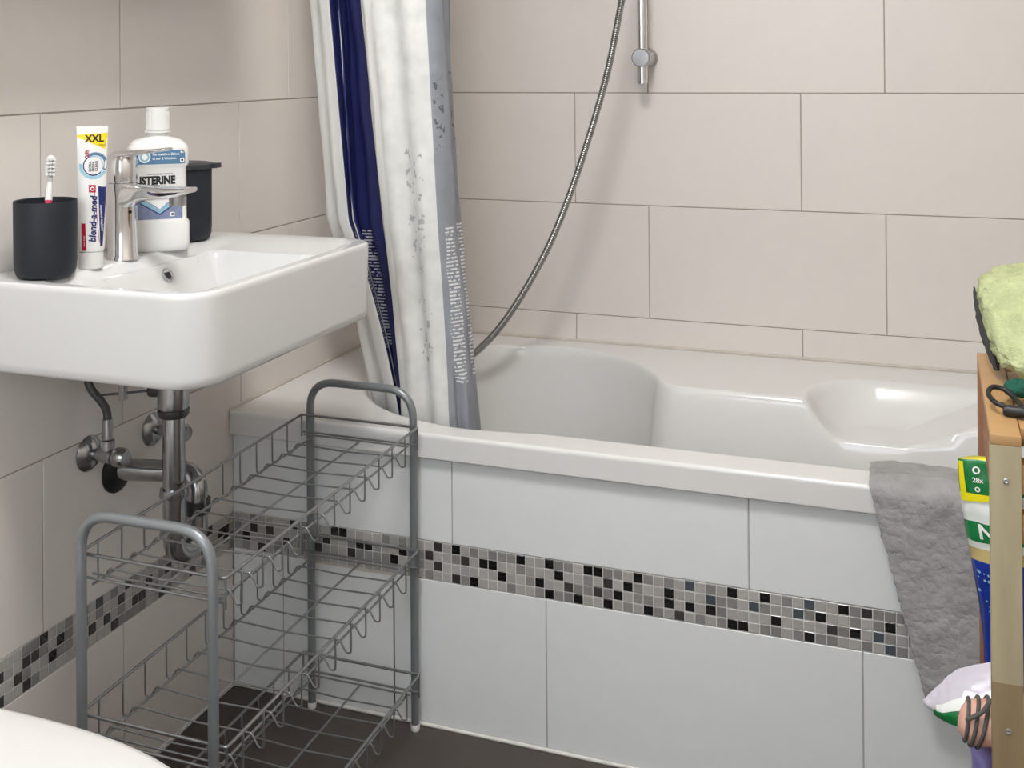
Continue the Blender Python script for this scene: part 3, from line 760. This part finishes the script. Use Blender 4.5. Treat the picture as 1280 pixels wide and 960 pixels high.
for z in zs:
    P = [Vector(ctrl(z, i)).to_3d() for i in range(10)]
    line = []
    for i in range(9):
        p0, p1, p2, p3 = P[max(i-1, 0)], P[i], P[i+1], P[min(i+2, 9)]
        d = p2-p1; nn = Vector((d.y, -d.x, 0)).normalized()
        for k in range(SUB):
            t = k/SUB
            cr = .5*((2*p1)+(p2-p0)*t+(2*p0-5*p1+4*p2-p3)*t*t+(3*p1-p0-3*p2+p3)*t**3)
            q = cr.lerp(p1.lerp(p2, t), .65)
            if d.length > .04:
                q += nn*(.010*math.sin(2*PI*t*1.5+z*1.1)*(1-abs(2*t-1)**3) + .004*noise.noise(Vector((t*4+i*7, z*9, 0))))
            line.append(q)
    line.append(P[9])
    for k, q in enumerate(line): vs.append((q.x, q.y, z)); uvs.append((k, z))
for j in range(len(zs)-1):
    for k in range(ncol-1):
        fs.append((j*ncol+k, (j+1)*ncol+k, (j+1)*ncol+k+1, j*ncol+k+1)); mi.append(SEGM[k//SUB])
me = bpy.data.meshes.new('shower_curtain'); me.from_pydata(vs, [], fs); me.update()
for x in ('curt_white', 'curt_navy', 'curt_print', 'curt_grey'): me.materials.append(M[x])
ul = me.uv_layers.new(name='UVMap')
for p, i in zip(me.polygons, mi):
    p.material_index = i; p.use_smooth = True
    seg = (p.vertices[0] % ncol)//SUB
    for li in p.loop_indices:
        k, z = uvs[me.loops[li].vertex_index]; ul.data[li].uv = ((k-seg*SUB)/SUB, z)
sc = bpy.data.objects.new('shower_curtain', me); C.objects.link(sc)
md = sc.modifiers.new('thickness', 'SOLIDIFY'); md.thickness = .0012; md.offset = 0
tag(sc, 'shower curtain in white, navy and grey, gathered at the end of the bathtub', 'curtain')
sc_ = []
for k, i in enumerate((0, 2, 4, 6, 8)):
    x, y = ctrl(1.955, i)
    a = [(x, .12+.020*math.cos(q), 1.965+.020*math.sin(q)) for q in [2*PI*w/20 for w in range(20)]]
    tag(tubeo('curtain_ring', a, .0022, 'white_plastic', None, 8, True), 'white plastic ring holding the shower curtain on its rod', 'ring', 'curtain rings on the rod')

rl = thing('shower_rail', 'chrome shower rail with round bracket on the tiled wall', 'shower rail', (.62, RY1, 1.087))
rx, ry = .6205, RY1-.058
tubeo('rail', [(rx, ry, 1.088), (rx, ry, 1.80)], .0116, 'chrome', rl, 24)
for z in (1.144, 1.75):
    latheo('bracket', [(0, 0), (.0215, 0), (.0215, .006), (.0185, .008), (.0185, .058), (.0205, .060), (.0205, .072), (.018, .0745), (0, .075)], 'brushed', rl, (rx, RY1-.0005, z), (0, -1, 0), 32)
boxo('hand_shower_holder', (rx-.016, ry-.038, 1.60), (rx+.016, ry+.014, 1.635), 'brushed', rl, .006)
hs = thing('hand_shower', 'chrome hand shower hanging on the rail', 'hand shower', (rx, ry-.03, 1.58))
tubeo('handle', [(rx, ry-.030, 1.585), (rx, ry-.034, 1.66), (rx, ry-.045, 1.74)], [.010, .012, .011], 'chrome', hs, 16)
latheo('spray_head', [(0, 0), (.042, 0), (.045, .006), (.03, .022), (.010, .028), (0, .028)], 'chrome', hs, (rx, ry-.075, 1.745), (0, .8, .6), 32)
mx = thing('bath_mixer', 'chrome bath mixer tap on the wall behind the shower curtain', 'tap', (0, .36, .66))
tubeo('mixer_body', [(.055, .28, .66), (.055, .44, .66)], .021, 'chrome', mx, 24)
for y in (.29, .43): latheo('rosette', [(0, 0), (.030, 0), (.030, .003), (.016, .012), (.012, .05), (0, .05)], 'chrome', mx, (.0005, y, .66), (1, 0, 0), 24)
tubeo('bath_spout', fillet([(.055, .36, .66), (.13, .36, .655), (.15, .36, .625)], .02), .012, 'chrome', mx, 16)
boxo('mixer_lever', (.045, .352, .678), (.12, .368, .690), 'chrome', mx, .004)
hp = bez([(rx, ry-.030, 1.588), (.628, .585, 1.45), (.6105, .50, 1.263), (.574, .50, 1.098), (.512, .50, .905), (.454, .50, .762), (.391, .50, .648), (.326, .50, .557), (.255, .50, .493), (.20, .475, .492), (.145, .435, .540), (.085, .39, .61), (.06, .375, .642)], 40)
bm = bmesh.new(); acc = 0; pts = []; last = None
rs = []
for q in hp:                                           # resample finely so that the winding of the hose is real relief
    if last is not None: acc += (q-last).length
    last = q; pts.append((acc, q))
Ltot = acc; N_ = 1400; out = []; j = 0
for i in range(N_+1):
    s = Ltot*i/N_
    while j < len(pts)-2 and pts[j+1][0] < s: j += 1
    (a, qa), (b_, qb) = pts[j], pts[j+1]; out.append(qa.lerp(qb, (s-a)/max(1e-9, b_-a)))
    rs.append(.0078 if i % 4 < 2 else .0062)
tube(bm, out, rs, 10)
hs_ = bmobj('shower_hose', bm, 'hose_metal', None, True)
tag(hs_, 'ribbed metal shower hose hanging in an arc over the bathtub', 'hose')

# ------------------------------------------------------------------ wooden shelf unit
sf = thing('wooden_shelf', 'slatted pine shelf unit beside the bathtub', 'shelf', (1.42, -.34, 0))
PX0, PX1, PY0, PY1, PZ, PW_ = 1.261, 1.575, -.516, -.170, .750, .0295
for x in (PX0, PX1-PW_):
    for y in (PY0, PY1-PW_):
        near = y == PY0
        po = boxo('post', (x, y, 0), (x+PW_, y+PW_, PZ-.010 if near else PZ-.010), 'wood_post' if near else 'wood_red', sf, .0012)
        if near:
            for z in (.704, .450):
                latheo('screw', [(0, 0), (.0032, 0), (.0032, .0008), (.0018, .0012), (0, .0004)], 'screw', po, (x+PW_*.5, y-.0001, z), (0, -1, 0), 12)
for x in (PX0, PX1-PW_): boxo('side_rail', (x, PY0, PZ-.010), (x+PW_, PY1, PZ), 'wood', sf, .0012)
for tz in (PZ-.001, .372, .12):
    nsl = 6
    for k in range(nsl):
        y0 = PY0+.034+k*(PY1-PY0-.068-.040)/(nsl-1)
        boxo('shelf_slat', (PX0+PW_*.2 if tz < .7 else PX0+PW_+.001, y0, tz-.012), (PX1-(PW_*.2 if tz < .7 else PW_+.001), y0+.040, tz), 'wood', sf, .0015)
for z in (.690, .640, .345, .09):
    for y in (PY0+.004, PY1-PW_+.006): boxo('cross_rail', (PX0+PW_, y, z), (PX1-PW_, y+.018, z+.030), 'wood', sf, .0015)
for k in range(3):
    z = .725-.026*k
    boxo('side_slat', (PX0+.004, PY0+PW_, z-.018), (PX0+.014, PY1-PW_, z), 'wood_red', sf, .001)
for z in (.09,): boxo('side_slat', (PX0+.004, PY0+PW_, z-.006), (PX0+.016, PY1-PW_, z+.014), 'wood_red', sf, .001)

# lime towel heaped on the shelf
def fluffy(name, fn, nu, nv, material, parent, amp, freq, seed=0., closed_u=False):
    vs, fs, base = [], [], []
    for i in range(nu+1):
        for j in range(nv+1): base.append(Vector(fn(i/nu, j/nv)))
    idx = lambda i, j: i*(nv+1)+j
    for i in range(nu+1):
        for j in range(nv+1):
            a = base[idx(min(i+1, nu), j)]-base[idx(max(i-1, 0), j)]; b = base[idx(i, min(j+1, nv))]-base[idx(i, max(j-1, 0))]
            n_ = a.cross(b); n_ = n_.normalized() if n_.length > 1e-9 else Vector((0, 0, 1))
            q = base[idx(i, j)]
            d = noise.noise(q*freq+Vector((seed, 0, 0)))*.6+noise.noise(q*freq*2.6)*.4+noise.noise(q*freq*6)*.25
            vs.append(q+n_*d*amp)
    for i in range(nu):
        for j in range(nv): fs.append((idx(i, j), idx(i+1, j), idx(i+1, j+1), idx(i, j+1)))
    return mesh(name, vs, fs, material, parent, True)
tw = thing('towel', 'lime green plush towel heaped on top of the wooden shelf', 'towel', (1.40, -.25, PZ))
def heap(cx, cy, z0, rx_, ry_, h, e=.55):
    def f(u, v):
        a = 2*PI*u; b = PI*(v-.5)
        sg = lambda t, p: math.copysign(abs(t)**p, t)
        z = sg(math.sin(b), .5)
        k = sg(math.cos(b), e)
        x = cx+rx_*k*sg(math.cos(a), .6); y = cy+ry_*k*sg(math.sin(a), .6)
        zz = z0+h*(z+1)/2
        x += -.028*max(0, (zz-z0)/h-.15)                # leans over the side rail
        y += .10*((zz-z0)/h)
        return (x, y, zz)
    return f
fluffy('towel_pile', heap(1.425, -.325, PZ+.009,   .150, .070, .117), 150, 90, 'green_plush', tw, .0085, 70)
def edge(u, v):
    t = u; a = 2*PI*v
    c = Vector((1.279-.022*t, -.292+.085*t, PZ+.011+.082*t)); r_ = .0080*(1-.75*abs(2*t-.9)**2)
    return c+Vector((math.cos(a)*r_, math.sin(a)*r_*1.6, math.sin(a)*r_*.4))
fluffy('dark_border', edge, 50, 24, 'charcoal_plush', tw, .0018, 160)
def spot(cx, cy, cz, r_):
    def f(u, v):
        a = 2*PI*u; b = PI*v
        return (cx+r_*math.sin(b)*math.cos(a), cy+r_*.8*math.sin(b)*math.sin(a), cz+r_*.7*math.cos(b))
    return f
fluffy('green_motif', spot(1.296, -.388, PZ+.015, .015), 24, 16, 'teal_plush', tw, .004, 120)
fluffy('green_motif', spot(1.318, -.394, PZ+.010, .013), 24, 16, 'teal_plush', tw, .004, 120)
ck = thing('black_cable', 'black looped cable lying on the wooden shelf in front of the towel', 'cable', (1.275, -.43, PZ))
lp = [(1.286, -.446, PZ+.008), (1.270, -.440, PZ+.012), (1.264, -.420, PZ+.016), (1.270, -.404, PZ+.019), (1.283, -.404, PZ+.016), (1.293, -.420, PZ+.010), (1.299, -.440, PZ+.008), (1.320, -.455, PZ+.006)]
tubeo('cable_loop', bez(lp, 8), .0028, 'black', ck, 10)
tubeo('plug', [(1.277, -.448, PZ+.0065), (1.281, -.448, PZ+.0065), (1.318, -.452, PZ+.0065), (1.321, -.452, PZ+.0065)], [.0045, .0062, .0062, .0050], 'black', ck, 14)

# ------------------------------------------------------------------ grey bath mat over the tub edge
def mat_fn(u, v):                                       # v runs from inside the tub over the rim and down the apron
    L = v*.385; w = .205
    if L < .075: y, z = .070-L*.98, RIM+.006+.004*math.sin(L*40)-max(0, .03-L)*.55
    elif L < .110: a = (L-.075)/.035*PI/2; y, z = -.003-.019*math.sin(a), RIM-.011+.019*math.cos(a)
    else: y, z = -.0225-.012*smooth01((L-.11)/.3), RIM-.011-(L-.110)
    slant = .085*smooth01(max(0, L-.05)/.42*1.0) if L > .05 else 0
    slant = max(0, (L-.095))*.262
    x = 1.118+slant+u*(w-.0*v)
    # the pile thickens away from the border
    y -= .006*min(1, 8*u*(1-u))*(1 if L > .09 else 0)
    z += .006*min(1, 8*u*(1-u))*(1 if L < .09 else 0)
    return (x, y, z)
mt = fluffy('bath_mat', mat_fn, 110, 240, 'grey_plush', None, .0034, 30)
md = mt.modifiers.new('thickness', 'SOLIDIFY'); md.thickness = .007; md.offset = -1
tag(mt, 'grey plush bath mat hanging over the edge of the bathtub', 'bath mat')

# ------------------------------------------------------------------ packs and bags sticking out of the shelf
def pillow(name, mats, bands, P0, W0, parent, thick, nz=60, nx=18, wob=.003):
    """a soft pack: bands = material split by height fraction; W0(t) gives (left point, right point) at height t"""
    bm = bmesh.new(); rg = []
    for i in range(nz+1):
        t = i/nz; a, b = W0(t); a, b = Vector(a), Vector(b); r_ = []
        th = thick*math.sin(PI*min(1, max(0, .06+t*.88)))**.5
        for s in (-1, 1):
            for k in range(nx+1):
                q = k/nx if s < 0 else 1-k/nx
                if s > 0 and k in (0, nx): continue
                p = a.lerp(b, q); d = th*math.sin(PI*q)**.6
                p = p+Vector((0, s*d, 0))+Vector((0, 1, .5))*wob*noise.noise(p*45)
                r_.append(bm.verts.new(p))
        rg.append(r_)
    n = len(rg[0])
    for i, (A, B) in enumerate(zip(rg, rg[1:])):
        t = (i+.5)/nz; mi = next((x for x, (lo, hi) in enumerate(bands) if lo <= t < hi), 0)
        for k in range(n):
            f = bm.faces.new((A[k], A[(k+1) % n], B[(k+1) % n], B[k])); f.material_index = mi
    bm.faces.new(rg[0][::-1]); bm.faces.new(rg[-1]).material_index = len(bands)-1
    return bmobj(name, bm, mats, parent, smooth=True)
pk = thing('detergent_pack', 'tall blue pouch with green and yellow top in the wooden shelf', 'pouch', (1.31, -.28, .374))
def pk_w(t):
    z = .374+.273*t; x = 1.262 if t < .12 else 1.262-.0275*smooth01((t-.12)/.88)
    return (x, -.285, z), (x+.10, -.285, z+.010*t)
pb = pillow('pouch', ['bag_blue', 'bag_gold', 'bag_white', 'bag_green', 'bag_white', 'bag_green', 'bag_yellow'],
       [(0, .57), (.57, .61), (.61, .645), (.645, .735), (.735, .845), (.845, .995), (.995, 1.01)], None, pk_w, pk, .022)
def pkf(x, y): 
    t = (y/1000-.374)/.273; l, r_ = pk_w(t); q = max(.0, min(1, (x/1000)/.10)); d = .022*math.sin(PI*min(1, max(0, .06+t*.88)))**.5*math.sin(PI*q)**.6
    return Vector(l).lerp(Vector(r_), q)+Vector((0, -d-.0022, 0))
patch('yellow_stripe', [(.6, 606), (7.5, 606), (5.5, 645), (.6, 645)], pkf, 'bag_yellow', pb, 8)
patch('yellow_stripe', [(.6, 598), (40, 602), (40, 608), (.6, 609)], pkf, 'bag_yellow', pb, 8)
ltext('lettering', 'NEU', 24, 14, 557, pkf, 'ink_white', pb, bold=.6)
ltext('lettering', '28x', 8, 15, 622, pkf, 'ink_white', pb, bold=.2)
mapped('leaf_mark', *ring2d(20, 636, 2.6, 4.4), pkf, 'ink_white', pb)
mapped('recycling_mark', *ring2d(20, 614, 1.8, 3.0), pkf, 'ink_white', pb)
rq = random.Random(5)
for k in range(14): mapped('bubble_print', *ring2d(3+rq.random()*14, 470+rq.random()*50, 0, .7+rq.random()*1.1, n=10), pkf, 'ink_lblue', pb)
tag(pb, 'blue pouch body with printed green and yellow bands')

sb = thing('plastic_bag', 'crumpled white and green plastic bag poking out of the wooden shelf', 'bag', (1.25, -.36, .3735))
def flap(u, v):
    a = Vector((1.193, -.352, .382)); 
    top = bez([(1.193, -.352, .380), (1.213, -.350, .404), (1.240, -.345, .424), (1.300, -.340, .440)], 10)
    bot = bez([(1.194, -.356, .3765), (1.214, -.372, .3735), (1.236, -.385, .3740), (1.300, -.385, .3745)], 10)
    w_ = u*(len(top)-1); i = min(len(top)-2, int(w_)); q = top[i].lerp(top[i+1], w_-i).lerp(bot[i].lerp(bot[i+1], w_-i), v)
    return q+Vector((0, -.018*math.sin(PI*v)*min(1, u*3), 0))
fluffy('bag_film', flap, 40, 30, 'bag_clear', sb, .0022, 45)
def flapg(u, v):
    q = Vector(flap(.20+.4*u, .50+.42*v)); return q+Vector((0, -.007, 0))
go = fluffy('green_print', flapg, 24, 16, 'bag_green', sb, .0012, 45)
def flapw(u, v):
    q = Vector(flap(.24+.5*u, .34+.20*v)); return q+Vector((0, -.0075, 0))
fluffy('white_print', flapw, 24, 12, 'bag_white', sb, .0012, 45)

pp = thing('peach_pouch', 'peach coloured soft roll tied with a grey cord in the shelf', 'pouch', (1.27, -.42, .373))
def roll(u, v):
    a = 2*PI*v; t = u
    c = Vector((1.229+.11*t, -.420-.004*t, .400+.014*t)); r_ = .026*math.sqrt(max(0, 1-max(0, 1-t/.16)**2))*(.85+.22*t)
    return c+Vector((0, math.cos(a)*r_, math.sin(a)*r_))
fluffy('roll', roll, 50, 36, 'peach', pp, .0015, 40)
for k, (dx, sl) in enumerate(((0.007, .005), (.012, .010), (.019, .013))):
    pts_ = []
    for j in range(28):
        a = 2*PI*j/28; t = (dx+sl*(math.sin(a)*.5+.5))/.11
        q = Vector(roll(t, j/28)); c = Vector((1.229+.11*t, -.420-.004*t, .400+.014*t)); pts_.append(c+(q-c)*1.07)
    tubeo('cord_loop', pts_, .0022, 'cord', pp, 8, True)
tubeo('cord_end', bez([(1.238, -.442, .414), (1.246, -.445, .421), (1.255, -.444, .428), (1.263, -.440, .440)], 6), .0024, 'cord', pp, 8)

lb = thing('lilac_bag', 'lilac plastic bag with a yellow patch below the peach roll', 'bag', (1.27, -.40, .131))
def lb_w(t):
    z = .133+.225*t; x = 1.230+.006*math.sin(t*9)+.010*t*t
    return (x, -.395, z), (x+.10-.074*t, -.395, z)
lo_ = pillow('bag_film', ['bag_purple'], [(0, 1.01)], None, lb_w, lb, .026, 50, 18, .006)
def lbf(x, y):
    t = (y/1000-.133)/.225; l, r_ = lb_w(t); q = x/100; d = .026*math.sin(PI*min(1, max(0, .06+t*.88)))**.5*math.sin(PI*max(.01, q))**.6
    return Vector(l).lerp(Vector(r_), q)+Vector((0, -d-.005, 0))
patch('yellow_patch', [(14, 285), (40, 285), (40, 318), (24, 330)], lbf, 'bag_yellow', lo_, 8)

# ------------------------------------------------------------------ toilet
to = thing('toilet', 'white toilet with closed lid near the wire rack', 'toilet', (.28, -.968, 0))
def dshape(hw, x0, x1, n=64, pw=2.3):
    out = []; cx = x0+(x1-x0)*.42
    for k in range(n):
        a = 2*PI*k/n; ca, sa = math.cos(a), math.sin(a)
        rx_ = (x1-cx) if ca > 0 else (cx-x0); p = pw if ca > 0 else 4.5
        out.append((cx+rx_*math.copysign(abs(ca)**(2/p), ca), -.968+hw*math.copysign(abs(sa)**(2/p), sa)))
    return out
def dloft(name, secs, material, parent):
    vs, fs = [], []; n = 64
    for hw, x0, x1, z in secs: vs += [(x, y, z) for x, y in dshape(hw, x0, x1)]
    for i in range(len(secs)-1):
        for k in range(n): fs.append((i*n+k, i*n+(k+1) % n, (i+1)*n+(k+1) % n, (i+1)*n+k))
    fs.append(tuple(range(n))[::-1]); b = (len(secs)-1)*n; fs.append(tuple(range(b, b+n)))
    o = mesh(name, vs, fs, material, parent, True); o.data.set_sharp_from_angle(angle=math.radians(50)); return o
dloft('bowl', [(.10, .004, .40, .0), (.105, .004, .42, .04), (.12, .004, .48, .16), (.16, .004, .56, .28), (.178, .004, .595, .355), (.180, .004, .60, .378)], 'ceramic', to)
dloft('seat', [(.183, .05, .607, .380), (.186, .048, .611, .383), (.186, .048, .611, .394), (.183, .05, .608, .397)], 'white_plastic', to)
dloft('lid', [(.184, .045, .610, .399), (.188, .042, .614, .402), (.188, .042, .614, .413), (.185, .045, .611, .4175), (.178, .05, .604, .4195), (.15, .07, .577, .4205)], 'white_plastic', to)
for y in (-1.03, -.90): latheo('hinge', [(0, 0), (.012, 0), (.012, .022), (0, .022)], 'chrome', to, (.034, y, .380), seg=16)

# ------------------------------------------------------------------ fittings outside the view
mc = thing('mirror_cabinet', 'white mirror cabinet on the wall above the washbasin', 'cabinet', (0, -.42, 1.275))
boxo('cabinet_body', (.0005, -.72, 1.275), (.125, -.13, 1.90), 'white_plastic', mc, .002)
for y0, y1 in ((-.719, -.4265), (-.4235, -.131)): boxo('mirror_door', (.1252, y0, 1.276), (.142, y1, 1.899), 'mirror', mc, .001)
cl = thing('ceiling_lamp', 'round white ceiling lamp with glowing diffuser', 'lamp', (.82, -1.0, RZ))
latheo('lamp_base', [(0, 0), (.235, 0), (.235, .025), (0, .025)], 'white_plastic', cl, (.82, -1.0, RZ-.0255), seg=48)
latheo('diffuser', [(0, 0), (.15, .006), (.21, .022), (.23, .045), (.23, .05)], 'lamp', cl, (.82, -1.0, RZ-.076), seg=48)
